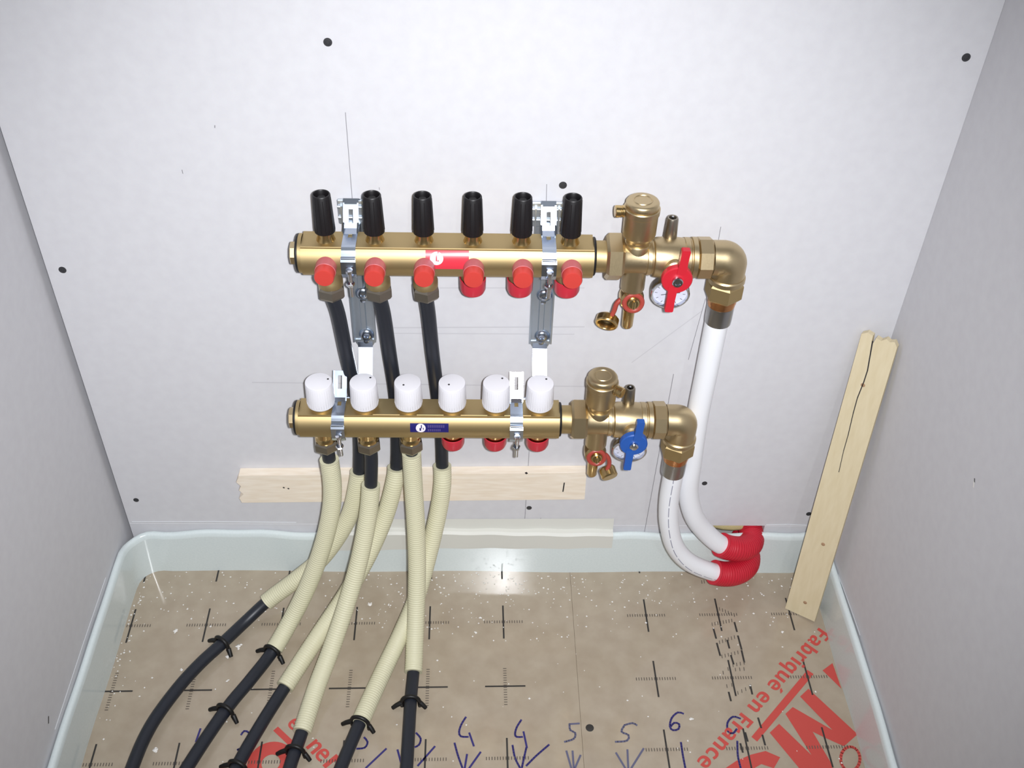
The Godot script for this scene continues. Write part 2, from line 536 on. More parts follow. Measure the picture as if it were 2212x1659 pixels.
# ---------------------------------------------------------------- valve set at the end of a bar
func make_valves(at: Vector3, upper: bool) -> void:
	var t := thing("valve_set", "brass ball valve and air vent set with a red butterfly handle" if upper else "brass ball valve and air vent set with a blue butterfly handle", "valve", at)
	var X := Vector3.RIGHT
	var st := mb()
	lathe(st, along(X * 0.0015, X), [[0, 0], [0.0166, 0], [0.0166, 0.014], [0, 0.014]], 32)
	obj("union_tail", st, M.brass, t)
	st = mb()
	hexnut(st, along(X * 0.0125, X, 0.0), 0.0258, 0.0185, 6, 0.26 + PI / 6, 0.0028)
	obj("union_nut", st, M.brass_cast, t)
	st = mb()
	lathe(st, along(X * 0.031, X), [[0, 0], [0.018, 0], [0.0172, 0.003], [0.0172, 0.024], [0.0188, 0.0245], [0.0192, 0.0285], [0.0180, 0.0292], [0.0180, 0.0305], [0.0204, 0.0318], [0.0212, 0.036], [0.0216, 0.046], [0.0212, 0.056], [0.0206, 0.0625], [0.0212, 0.0632], [0.0212, 0.0685], [0.0198, 0.0695], [0.0198, 0.0705], [0.0216, 0.0712], [0.0216, 0.076], [0.0, 0.0765]], 40)
	lathe(st, place(Vector3(0.045, 0, 0)), [[0.0142, 0.0], [0.0142, 0.017], [0.0134, 0.0185], [0, 0.0185]], 32)
	lathe(st, place(Vector3(0.045, -0.040, 0)), [[0, 0], [0.0120, 0], [0.0127, 0.001], [0.0127, 0.040]], 32)
	obj("body", st, M.brass_cast, t)
	st = mb()
	hexnut(st, along(X * 0.1075, X), 0.0222, 0.0165, 8, 0.39 + PI / 8, 0.0018)
	obj("end_nut", st, M.brass_cast, t)
	# automatic air vent
	st = mb()
	var v := Vector3(0.045, 0.0165, 0)
	lathe(st, place(v), [[0, 0], [0.0122, 0], [0.0122, 0.005], [0.0128, 0.0065], [0.0166, 0.0115], [0.0172, 0.0135], [0.0174, 0.036], [0.0184, 0.0372], [0.0186, 0.0430], [0.0178, 0.0440], [0, 0.0440]], 40)
	var vent := obj("air_vent", st, M.brass_cast, t)
	st = mb()
	lathe(st, place(v + Vector3(0, 0.0440, 0)), [[0.0166, 0], [0.0170, 0.0012], [0.0170, 0.0052], [0.0160, 0.0068], [0.0142, 0.0076], [0.0102, 0.0076], [0.0096, 0.0084], [0.0090, 0.0084], [0.0084, 0.0076], [0, 0.0076]], 40)
	obj("vent_cap", st, M.brass_cast, vent)
	st = mb()
	var od := Vector3(-1, 0, 0.08) if upper else Vector3(0.8, 0, 0.6)
	lathe(st, along(v + Vector3(0, 0.0395, 0) + od.normalized() * 0.014, od), [[0.0042, 0], [0.0042, 0.004], [0.0062, 0.0042], [0.0062, 0.0062], [0.0056, 0.0066], [0.0056, 0.0078], [0.0062, 0.0082], [0.0062, 0.0128], [0.0054, 0.0136], [0, 0.0136]], 24)
	obj("vent_outlet", st, M.brass_bright, vent)
	# bleed pin behind
	st = mb()
	lathe(st, place(Vector3(0.079, 0.016, -0.008)), [[0.0072, 0], [0.0068, 0.010], [0.0062, 0.0255], [0.0054, 0.0275], [0.0040, 0.0275], [0.0036, 0.0262], [0.0036, 0.018], [0, 0.018]], 24)
	var pin := obj("test_point", st, M.nickel, t)
	st = mb()
	tube(st, [Vector3(0.079, 0.036, -0.008), Vector3(0.079, 0.0445, -0.008)], 0.0012, 8)
	obj("pin", st, M.chrome, pin)
	# handle on its spindle
	st = mb()
	lathe(st, along(Vector3(0.082, 0, 0.017), Vector3.BACK), [[0.0105, 0], [0.0105, 0.008], [0.008, 0.0095], [0.008, 0.019]], 28)
	obj("spindle", st, M.brass_cast, t)
	st = mb()
	var hc := Vector3(0.082, 0.001, 0.036)
	lathe(st, along(hc, Vector3.BACK), [[0, 0], [0.0150, 0], [0.0158, 0.001], [0.0158, 0.0065], [0.0148, 0.0078], [0, 0.0078]], 36)
	var wm = M.red_handle if upper else M.blue_handle
	for s in [1, -1]:
		var lean: float = 0.10 * s
		var b := Basis(Vector3.BACK, -0.04) * Basis(Vector3.RIGHT, lean * 0.6)
		var poly := PackedVector2Array([Vector2(-0.0048, 0.008), Vector2(0.0048, 0.008), Vector2(0.0042, 0.024), Vector2(0.0044, 0.037), Vector2(0.0034, 0.0382), Vector2(-0.0034, 0.0382), Vector2(-0.0044, 0.037), Vector2(-0.0042, 0.024)])
		var turn := Basis.IDENTITY if s == 1 else Basis(Vector3.BACK, PI)
		extrude(st, Transform3D(b * turn, hc + Vector3(0.0028 * s, 0, 0.0018)), poly, 0.0062)
	var hd := obj("handle", st, wm, t)
	hd.set_meta("label", "red butterfly handle" if upper else "blue butterfly handle")
	st = mb()
	lathe(st, along(hc + Vector3(0, 0, 0.0078), Vector3.BACK), [[0.0056, 0], [0.0056, 0.0035], [0.0048, 0.0045], [0.003, 0.0045], [0.0026, 0.0030], [0, 0.0030]] if upper else [[0.0052, 0], [0.0050, 0.003], [0.0036, 0.0044], [0, 0.005]], 20)
	obj("screw", st, M.chrome, hd)
	# thermometer under the valve
	st = mb()
	var gd := Vector3(-0.08, -0.16, 1).normalized()
	var gc := Vector3(0.0845, -0.036, 0.002)
	lathe(st, along(gc, gd), [[0, 0], [0.0185, 0], [0.0200, 0.0015], [0.0206, 0.004], [0.0206, 0.0125], [0.0198, 0.0135], [0.0182, 0.0135], [0.0178, 0.0110], [0.0178, 0.0098]], 40)
	lathe(st, place(Vector3(gc.x, -0.024, 0)), [[0.006, 0], [0.006, 0.012]], 20)
	var th := obj("thermometer", st, M.chrome, t)
	st = mb()
	lathe(st, along(gc + gd * 0.0096, gd), [[0.0179, 0], [0, 0.0002]], 36)
	obj("dial", st, M.dial, th)
	st = mb()
	var gt := along(gc + gd * 0.0104, gd)
	stroke(st, [gt * Vector3(0.010, 0, -0.002), gt * Vector3(-0.009, 0, 0.003)], 0.0009, gd)
	for k in 12:
		var a := TAU * k / 12
		stroke(st, [gt * Vector3(cos(a) * 0.0135, 0, sin(a) * 0.0135), gt * Vector3(cos(a) * 0.016, 0, sin(a) * 0.016)], 0.0006, gd)
	obj("needle", st, M.dark, th)
	# drain tap
	st = mb()
	var dt := Vector3(0.045, -0.040, 0)
	lathe(st, place(dt - Vector3(0, 0.016, 0)), [[0, 0], [0.0108, 0], [0.0112, 0.006], [0.0108, 0.013], [0.0122, 0.0162]], 28)
	lathe(st, along(dt + Vector3(0, -0.012, -0.008), Vector3(0.0, 0.12, 1)), [[0, 0], [0.0095, 0], [0.0128, 0.003], [0.0135, 0.010], [0.0126, 0.018], [0.010, 0.0205], [0, 0.021]], 28)
	lathe(st, place(dt + Vector3(-0.001, -0.050, 0.002)), [[0, 0], [0.0052, 0], [0.0062, 0.002], [0.0066, 0.024]], 24)
	var tap := obj("drain_tap", st, M.brass_bright, t)
	st = mb()
	torus(st, along(dt + Vector3(0.001, -0.011, 0.0115), Vector3(0, 0.18, 1)), 0.0094, 0.0028, 28)
	obj("seal_ring", st, M.red_rubber, tap)
	st = mb()
	lathe(st, along(dt + Vector3(0.001, -0.011, 0.011), Vector3(0, 0.18, 1)), [[0.0062, 0], [0.0062, 0.004], [0.005, 0.005], [0, 0.005]], 20)
	box(st, Transform3D(Basis(Vector3.RIGHT, -0.18), dt + Vector3(0.001, -0.0105, 0.0172)), Vector3(0.003, 0.009, 0.003))
	obj("tap_key", st, M.brass_bright, tap)
	st = mb()
	var side := -1.0 if upper else 1.0
	var cc := dt + (Vector3(-0.0235, -0.041, 0.004) if upper else Vector3(0.0175, -0.040, 0.006))
	var cd := Vector3(side * 0.25, -0.35, 0.75)
	lathe(st, along(cc - cd.normalized() * 0.005, cd), [[0, 0], [0.0105, 0], [0.0125, 0.002], [0.0128, 0.009], [0.0118, 0.0105], [0.0100, 0.0105], [0.0095, 0.0095], [0.0093, 0.002]] if upper else [[0, 0], [0.0085, 0], [0.0100, 0.002], [0.0102, 0.012], [0.009, 0.0135], [0, 0.0135]], 28)
	var hc2 := obj("hose_cap", st, M.brass_bright, tap)
	if upper:
		st = mb()
		lathe(st, along(cc - cd.normalized() * 0.003, cd), [[0.0094, 0], [0, 0.0002]], 24)
		obj("cap_washer", st, M.dark, hc2)
	st = mb()
	var sp := smooth([dt + Vector3(side * 0.009, -0.010, 0.004), dt + Vector3(side * 0.0155, -0.016, 0.006), dt + Vector3(side * 0.018, -0.026, 0.007), cc + Vector3(-side * 0.002, 0.006, 0.004)], 0.002)
	tube(st, sp, 0.0028, 8)
	obj("cap_strap", st, M.red_rubber, tap)

func make_elbow(at: Vector3, upper: bool, drop: float) -> void:
	var t := thing("elbow_fitting", "brass elbow with steel press sleeve above the long white pipe" if upper else "brass elbow with steel press sleeve above the short white pipe", "pipe fitting", at)
	var p := [Vector3(0.1245, 0, 0), Vector3(0.128, 0, 0)]
	var cx := 0.1435
	for i in 11:
		var a := PI / 2 * i / 10
		p.append(Vector3(cx - 0.0090 + 0.0090 * sin(a), -0.0090 + 0.0090 * cos(a), 0))
	p.append(Vector3(cx, -0.020 - drop, 0))
	var r := []
	for i in p.size():
		r.append(0.0186 + 0.0006 * sin(PI * clampf((i - 2) / 10.0, 0, 1)))
	var st := mb()
	tube(st, p, r, 32)
	lathe(st, place(Vector3(cx, -0.024 - drop, 0)), [[0, 0], [0.0195, 0], [0.0202, 0.001], [0.0202, 0.0055], [0.0190, 0.007], [0.0180, 0.007]], 32)
	obj("elbow", st, M.brass_cast, t)
	st = mb()
	hexnut(st, place(Vector3(cx, -0.046 - drop, 0)), 0.0205, 0.022, 6, 0.45, 0.003)
	obj("hex_collar", st, M.brass, t)
	st = mb()
	lathe(st, place(Vector3(cx, -0.056 - drop, 0)), [[0, 0], [0.0148, 0], [0.0150, 0.004], [0.0156, 0.0045], [0.0160, 0.010], [0, 0.010]], 32)
	obj("copper_ring", st, M.copper, t)
	st = mb()
	lathe(st, place(Vector3(cx, -0.080 - drop, 0)), [[0.0132, 0], [0.0142, 0.0005], [0.0146, 0.006], [0.0146, 0.0235], [0.0138, 0.024], [0, 0.024]], 32)
	obj("press_sleeve", st, M.steel, t)

# ---------------------------------------------------------------- brackets
func make_bracket(x: float, label: String) -> void:
	var t := thing("mounting_bracket", label, "bracket", Vector3(x, 0, 0))
	var lx := -0.0275
	# channel screwed to the wall
	var st := mb()
	var p := PackedVector2Array([Vector2(-0.0132, 0.0), Vector2(-0.0132, 0.009), Vector2(-0.0114, 0.009), Vector2(-0.0106, 0.0022), Vector2(-0.0035, 0.0022), Vector2(-0.0025, 0.0038), Vector2(0.0025, 0.0038), Vector2(0.0035, 0.0022), Vector2(0.0106, 0.0022), Vector2(0.0114, 0.009), Vector2(0.0132, 0.009), Vector2(0.0132, 0.0)])
	p.reverse()
	extrude(st, Transform3D(Basis(Vector3.RIGHT, Vector3.BACK, Vector3.DOWN), Vector3(0, 0.598, 0.0005)), p, 0.182)
	# chamfered foot
	var f := PackedVector2Array([Vector2(-0.0132, 0.416), Vector2(-0.0072, 0.404), Vector2(0.0072, 0.404), Vector2(0.0132, 0.416)])
	extrude(st, Transform3D(Basis.IDENTITY, Vector3(0, 0, 0.0008)), f, 0.0030)
	obj("channel", st, M.zinc_dull, t)
	for y in [0.482, 0.423]:
		st = mb()
		lathe(st, along(Vector3(0.002, y, 0.003), Vector3.BACK), [[0.0088, 0], [0.0086, 0.0012], [0.0070, 0.0032], [0.0044, 0.0044], [0.0026, 0.0044], [0.0020, 0.0030], [0, 0.0030]], 24)
		lathe(st, along(Vector3(0.0012, y - 0.0095, 0.003), Vector3.BACK), [[0.0034, 0], [0.0030, 0.0016], [0, 0.0022]], 16)
		obj("screw_head", st, M.zinc, t)
	# head plate with two rolled ridges
	st = mb()
	box(st, place(Vector3(0, 0.5885, 0.0035)), Vector3(0.034, 0.030, 0.004), 0.0012)
	for y in [0.5955, 0.5825]:
		tube(st, [Vector3(-0.0165, y, 0.0055), Vector3(0.0165, y, 0.0055)], 0.0024, 14)
	obj("head_plate", st, M.zinc_dull, t)
	# upper arm and strap
	st = mb()
	box(st, place(Vector3(0, 0.567, 0.014)), Vector3(0.013, 0.020, 0.027))
	obj("arm", st, M.zinc, t)
	st = mb()
	strip(st, [Vector2(0.004, 0.603), Vector2(0.019, 0.613), Vector2(0.0225, 0.609)], -0.0078, 0.0078)
	obj("hook", st, M.zinc, t)
	strap(t, UP_AX, Vector3.ZERO, [Vector2(0.0215, 0.6095), Vector2(0.0250, 0.6045), Vector2(0.0325, 0.5925), Vector2(0.0355, 0.5880), Vector2(0.0435, 0.5858), Vector2(0.0495, 0.5856), Vector2(0.0620, 0.5854)])
	# sloping lower arm, stepping sideways, and lower strap
	st = mb()
	strip(st, [Vector2(0.003, 0.412), Vector2(0.005, 0.4055), Vector2(0.034, 0.3700), Vector2(0.042, 0.3560)], -0.0084, 0.0084, 0.002)
	obj("arm", st, M.zinc, t)
	st = mb()
	box(st, place(Vector3(lx / 2, 0.350, 0.0385)), Vector3(absf(lx) + 0.0135, 0.016, 0.004))
	obj("cross_arm", st, M.zinc, t)
	strap(t, LO_AX, Vector3(lx, 0, 0), [Vector2(0.0335, 0.3935), Vector2(0.0370, 0.3893), Vector2(0.0470, 0.3775), Vector2(0.0535, 0.3698), Vector2(0.0580, 0.3672), Vector2(0.0650, 0.3670), Vector2(0.0770, 0.3668)])

# perforated strap: slope, lie on the flat, fold over the front, clip and screw
func strap(t: Node3D, ax: Vector3, off: Vector3, top: Array) -> void:
	var st := mb()
	var w := 0.0072
	strip(st, top.slice(0, 2), off.x - w, off.x + w)
	for s in [-1, 1]:
		strip(st, top.slice(1, 3), off.x + (0.0022 if s == 1 else -w), off.x + (w if s == 1 else -0.0022))
		strip(st, top.slice(4, 6), off.x + (0.0022 if s == 1 else -w), off.x + (w if s == 1 else -0.0022))
	strip(st, top.slice(2, 5), off.x - w, off.x + w)
	strip(st, top.slice(5, 7), off.x - w, off.x + w)
	for s in [-1, 1]:
		strip(st, [top[0] + Vector2(0.0008, 0.0012), top[1] + Vector2(0.0008, 0.0012), top[2] + Vector2(0.0008, 0.0012), top[4] + Vector2(0, 0.0014)], off.x + s * w - 0.0008, off.x + s * w + 0.0008)
	var e := asin(BAR_H / BAR_R)
	var front := [top[6]]
	for i in 5:
		var a := lerpf(e - 0.05, 0.35, i / 4.0)
		front.append(Vector2(ax.z + cos(a) * (BAR_R + 0.0016), ax.y + sin(a) * (BAR_R + 0.0016)))
	strip(st, front, off.x - w, off.x + w)
	var s1 := obj("strap", st, M.zinc, t)
	st = mb()
	var clip := [Vector2(ax.z + BAR_R + 0.0022, ax.y + 0.0108), Vector2(ax.z + BAR_R + 0.0046, ax.y + 0.0080), Vector2(ax.z + BAR_R + 0.0048, ax.y - 0.006), Vector2(ax.z + BAR_R + 0.0010, ax.y - 0.0125)]
	strip(st, clip, off.x - w - 0.0004, off.x + w + 0.0004, 0.0018)
	tube(st, [Vector3(off.x - w, clip[0].y, clip[0].x), Vector3(off.x + w, clip[0].y, clip[0].x)], 0.0017, 12)
	obj("clip", st, M.zinc, s1)
	st = mb()
	var sx := Vector3(off.x + 0.001, ax.y - 0.001, ax.z + BAR_R + 0.0085)
	tube(st, [sx, sx + Vector3(0.0, -0.034, -0.005)], 0.0022, 14)
	lathe(st, along(sx + Vector3(0, 0.003, 0.0005), Vector3(0, -1, -0.15)), [[0, 0], [0.0036, 0.0005], [0.0038, 0.004], [0.0022, 0.0045]], 16)
	hexnut(st, along(sx + Vector3(-0.0005, -0.015, -0.0022), Vector3(0, -1, -0.15)), 0.0046, 0.004, 6, 0.2, 0.0006)
	obj("clamp_screw", st, M.chrome, s1)

# ---------------------------------------------------------------- scene
func _ready() -> void:
	rng.seed = 41
	# camera
	var yaw := 0.0385
	var pitch := 0.7194
	var roll := 0.0334
	var fwd := Vector3(sin(yaw) * cos(pitch), -sin(pitch), -cos(yaw) * cos(pitch))
	var right := Vector3(cos(yaw), 0, sin(yaw))
	var up := right.cross(fwd)
	cam_basis = Basis(right * cos(roll) + up * sin(roll), up * cos(roll) - right * sin(roll), -fwd)
	var cam := Camera3D.new()
	cam.name = "camera"
	add_child(cam)
	cam.transform = Transform3D(cam_basis, eye)
	cam.fov = rad_to_deg(2 * atan(H / 2 / FOCAL))
	cam.near = 0.01
	cam.current = true
	# surroundings: a closed room lit by the phone's flash beside the lens
	var we := WorldEnvironment.new()
	we.name = "world_environment"
	var env := Environment.new()
	env.background_mode = Environment.BG_COLOR
	env.background_color = Color(0, 0, 0)
	env.tonemap_mode = Environment.TONE_MAPPER_LINEAR
	env.tonemap_exposure = 1.0
	env.sdfgi_enabled = true
	env.ssao_enabled = true
	env.ssil_enabled = true
	we.environment = env
	add_child(we)
	var flash := SpotLight3D.new()
	flash.name = "phone_flash"
	flash.spot_angle = 41.0
	flash.spot_angle_attenuation = 1.0
	flash.spot_range = 12.0
	flash.spot_attenuation = 2.0
	flash.light_size = 0.01
	flash.light_energy = 1.74
	flash.light_color = Color(0.98, 0.985, 1.0)
	flash.shadow_enabled = true
	add_child(flash)
	flash.transform = Transform3D(cam_basis * Basis(Vector3.UP, 0.055), eye + cam_basis.x * 0.028 + cam_basis.y * 0.006)
	make_materials()
	build_shell()
	build_floor_print()
	build_wood()
	make_upper()
	make_lower()
	make_bracket(-0.1135, "zinc bracket with perforated straps beside the first black valve cap")
	make_bracket(0.0900, "zinc bracket with perforated straps beside the last black valve cap")
	make_valves(UP_AX + Vector3(0.1370, 0, 0), true)
	make_valves(LO_AX + Vector3(0.1137, 0, 0), false)
	make_elbow(UP_AX + Vector3(0.1370, 0, 0), true, 0.004)
	make_elbow(LO_AX + Vector3(0.1137, 0, 0), false, 0.008)
	build_pipes()
	build_crumbs()
	build_fill_lamp()

func slab(st: SurfaceTool, a: Vector3, b: Vector3, c := 0.0) -> void:
	box(st, place((a + b) / 2), (b - a).abs(), c)

const XL := -0.4630
const XR := 0.5040
const DEEP := 0.64
const TALL := 2.4
func build_shell() -> void:
	# back board: stops short of the left wall, with a notch for the pipes at the foot
	var st := mb()
	var l := -0.4562
	slab(st, Vector3(l, 0.088, -0.013), Vector3(XR, TALL, 0), 0.0004)
	slab(st, Vector3(l, -0.06, -0.013), Vector3(0.337, 0.088, 0), 0.0004)
	slab(st, Vector3(0.416, -0.06, -0.013), Vector3(XR, 0.088, 0), 0.0004)
	var wb := struct("wall_back", st, M.board)
	for s in [[708, 91], [2087, 124], [1216, 400], [135, 583], [294, 1080], [1522, 1044], [1500, 1103], [1143, 1097], [818, 1092], [1747, 1110]]:
		st = mb()
		var p := at_z(s[0], s[1], 0.0)
		var r := 0.0042 if s[1] < 700 else 0.0036
		lathe(st, along(p + Vector3(0, 0, -0.0004), Vector3.BACK), [[r, 0], [r, 0.0007], [r * 0.5, 0.0009], [r * 0.45, 0.0005], [0, 0.0005]], 20)
		obj("screw", st, M.screw, wb)
	var lines := [[746, 243, 761, 432, 0.0009, 1], [1181, 398, 1180, 445, 0.0009, 1], [545, 826, 1270, 835, 0.0014, 0], [830, 708, 1262, 706, 0.0016, 0], [845, 720, 1240, 722, 0.0012, 0], [950, 622, 1262, 622, 0.0012, 0],
		[1365, 783, 1516, 672, 0.0010, 0], [1524, 645, 1487, 777, 0.0009, 1], [1557, 490, 1551, 524, 0.0009, 1], [1455, 808, 1392, 1150, 0.0010, 1], [1143, 975, 1133, 1132, 0.0009, 1], [1168, 1119, 1168, 1128, 0.0010, 1], [1553, 725, 1503, 965, 0.0009, 1], [393, 367, 395, 375, 0.0010, 1], [464, 271, 464, 276, 0.0012, 1], [819, 405, 820, 410, 0.0008, 1]]
	for q in lines:
		st = mb()
		stroke(st, [at_z(q[0], q[1], 0.0003), at_z(q[2], q[3], 0.0003)], q[4] * (0.7 if q[5] == 1 else 1.2), Vector3.BACK)
		obj("pencil_line", st, M.pencil if q[5] == 1 else M.pencil_faint, wb)
	# cavity behind the board
	st = mb()
	slab(st, Vector3(XL - 0.05, -0.06, -0.12), Vector3(XR + 0.05, TALL, -0.06))
	struct("wall_outer", st, M.room)
	st = mb()
	slab(st, Vector3(XL - 0.05, -0.06, -0.06), Vector3(XL, TALL, DEEP))
	var wl := struct("wall_left", st, M.board)
	for q in [[105, 1548, 105, 1562, 0.0022], [405, 0, 0, 0, 0]]:
		if q[4] > 0:
			st = mb()
			stroke(st, [at_x(q[0], q[1], XL + 0.0003), at_x(q[2], q[3], XL + 0.0003)], q[4], Vector3.RIGHT)
			obj("scratch", st, M.screw, wl)
	st = mb()
	slab(st, Vector3(XR, -0.06, -0.06), Vector3(XR + 0.05, TALL, DEEP))
	var wr := struct("wall_right", st, M.board)
	st = mb()
	stroke(st, [at_x(2105, 1034, XR - 0.0003), at_x(2105, 1041, XR - 0.0003)], 0.0016, Vector3.LEFT)
	obj("scratch", st, M.screw, wr)
	st = mb()
	stroke(st, [at_x(2104, 1041, XR - 0.0003), at_x(2103, 1052, XR - 0.0003)], 0.0022, Vector3.LEFT)
	obj("chip", st, M.crumb, wr)
	# the room the photographer stands in
	st = mb()
	slab(st, Vector3(-1.75, -0.06, DEEP - 0.05), Vector3(XL - 0.05, TALL, DEEP))
	slab(st, Vector3(XR + 0.05, -0.06, DEEP - 0.05), Vector3(1.75, TALL, DEEP))
	struct("wall_flank", st, M.room)
	st = mb()
	slab(st, Vector3(-1.80, -0.06, DEEP), Vector3(-1.75, TALL, 3.4))
	struct("wall_far_left", st, M.room)
	st = mb()
	slab(st, Vector3(1.75, -0.06, DEEP), Vector3(1.80, TALL, 3.4))
	struct("wall_far_right", st, M.room)
	st = mb()
	slab(st, Vector3(-1.80, -0.06, 3.4), Vector3(1.80, TALL, 3.45))
	struct("wall_rear", st, M.room)
	st = mb()
	slab(st, Vector3(-1.80, TALL, -0.12), Vector3(1.80, TALL + 0.05, 3.45))
	struct("ceiling", st, M.room)
	# floor: two insulation boards in the alcove, more beyond
	var fl := Node3D.new()
	fl.name = "floor"
	fl.set_meta("kind", "structure")
	add_child(fl)
	st = mb()
	slab(st, Vector3(XL, -0.06, -0.06), Vector3(0.1500, 0, 1.2), 0.0003)
	obj("floor_panel", st, M.kraft, fl)
	st = mb()
	slab(st, Vector3(0.1502, -0.06, -0.06), Vector3(XR, 0, 1.2), 0.0003)
	obj("floor_panel", st, M.kraft, fl)
	st = mb()
	slab(st, Vector3(-1.80, -0.10, -0.12), Vector3(1.80, -0.06, 3.45))
	slab(st, Vector3(-1.75, -0.06, DEEP), Vector3(XL - 0.001, -0.001, 1.2))
	slab(st, Vector3(XR + 0.001, -0.06, DEEP), Vector3(1.75, -0.001, 1.2))
	slab(st, Vector3(-1.75, -0.06, 1.201), Vector3(1.75, -0.001, 3.4))
	obj("floor_slab", st, M.room, fl)
	# foam strip round the foot of the walls, one band bent round both corners
	var path := []
	path.append(Vector3(XL + 0.0055, 0, DEEP))
	for k in 24:
		path.append(Vector3(XL + 0.0055 + 0.0006 * sin(k * 0.8), 0, lerpf(0.58, 0.045, k / 23.0)))
	for k in 7:
		var a := PI / 2 * k / 6
		path.append(Vector3(XL + 0.0055 + 0.034 - 0.034 * cos(a), 0, 0.0062 + 0.034 - 0.034 * sin(a)))
	for k in 60:
		var x := lerpf(-0.41, 0.465, k / 59.0)
		path.append(Vector3(x, 0, 0.0064 + 0.0011 * sin(TAU * (x - 0.07) / 0.30)))
	for k in 7:
		var a := PI / 2 * k / 6
		path.append(Vector3(XR - 0.0055 - 0.024 + 0.024 * sin(a), 0, 0.0062 + 0.024 - 0.024 * cos(a)))
	for k in 24:
		path.append(Vector3(XR - 0.0055 + 0.0006 * sin(k * 0.9), 0, lerpf(0.045, 0.58, k / 23.0)))
	path.append(Vector3(XR - 0.0055, 0, DEEP))
	st = mb()
	var prof := [Vector2(0.0045, 0.0), Vector2(0.0047, 0.070), Vector2(0.0040, 0.0755), Vector2(0.0020, 0.0782), Vector2(-0.0020, 0.0785), Vector2(-0.0042, 0.076), Vector2(-0.0045, 0.0)]
	var rows := []
	for i in path.size():
		var d: Vector3 = (path[mini(i + 1, path.size() - 1)] - path[maxi(i - 1, 0)]).normalized()
		var n := d.cross(Vector3.UP) * -1.0
		if n.dot(Vector3(0, 0, 0.4) - path[i]) < 0:
			n = -n
		var row := []
		var wob := 0.0022 * sin(i * 0.37) + 0.0012 * sin(i * 1.1)
		for v in prof:
			row.append(path[i] + n * v.x + Vector3.UP * (v.y + (wob if v.y > 0.02 else 0.0)))
		rows.append(row)
	grp += 1
	for i in rows.size() - 1:
		for j in prof.size() - 1:
			st.set_smooth_group(grp + (1 if j == 0 else 0))
			var o: Vector3 = (path[i] + path[i + 1]) / 2 + Vector3.UP * 0.04
			oquad(st, rows[i][j], rows[i + 1][j], rows[i + 1][j + 1], rows[i][j + 1], o)
	grp += 2
	var fs := obj("foam_edge_strip", st, M.foam)
	tag(fs, "pale green foam edge strip running along the foot of the walls", "edge strip")
	for q in [[228, 1248, 119, 1576, 0], [1810, 1240, 1858, 1372, 1], [285, 1127, 640, 1128, 2], [1655, 1134, 1745, 1135, 2]]:
		st = mb()
		var fa: Vector3
		var fb: Vector3
		if q[4] == 2:
			fa = at_z(q[0], q[1], 0.0006)
			fb = at_z(q[2], q[3], 0.0006)
			fb.y = fa.y
		else:
			var wx := XL + 0.0006 if q[4] == 0 else XR - 0.0006
			fa = at_x(q[0], q[1], wx)
			fb = at_x(q[2], q[3], wx)
		tube(st, [fa, (fa + fb) / 2 + Vector3(0, 0.0012, 0), fb], 0.0005, 6)
		obj("film_edge", st, M.film, fs)
	# white tape over the strip's top edge
	st = mb()
	var ta := at_z(905, 1140, 0.003)
	var tb := at_z(1322, 1160, 0.003)
	grp += 1
	st.set_smooth_group(grp)
	var n := 40
	var tp := []
	for i in n + 1:
		var x := lerpf(-0.18, tb.x, float(i) / n)
		var z0 := 0.0064 + 0.0011 * sin(TAU * (x - 0.07) / 0.30)
		var w := 0.0008 * sin(i * 0.9)
		tp.append([Vector3(x, 0.0985 + 0.004 * float(i) / n, 0.0005), Vector3(x, 0.0825 + w, 0.0022), Vector3(x, 0.0815 + w, z0 + 0.0012), Vector3(x, 0.079 + w, z0 + 0.0052), Vector3(x, 0.047 + 0.008 * float(i) / n + w, z0 + 0.0056)])
	for i in n:
		for j in 4:
			st.set_smooth_group(grp + j)
			quad(st, tp[i][j + 1], tp[i + 1][j + 1], tp[i + 1][j], tp[i][j])
	grp += 4
	var tape := obj("adhesive_tape", st, M.tape)
	tag(tape, "translucent white tape stuck over the foam strip behind the pipes", "tape")
	# foam in the pipe notch
	st = mb()
	lathe(st, Transform3D(Basis.from_scale(Vector3(1.5, 0.42, 0.8)), Vector3(0.374, 0.0775, -0.027)), [[0, -0.03], [0.018, -0.026], [0.028, -0.012], [0.030, 0.0], [0.026, 0.014], [0.014, 0.026], [0, 0.029]], 20)
	var pf := obj("expanding_foam", st, M.pu)
	tag(pf, "yellowish foam filling in the wall notch above the red sleeves", "foam")

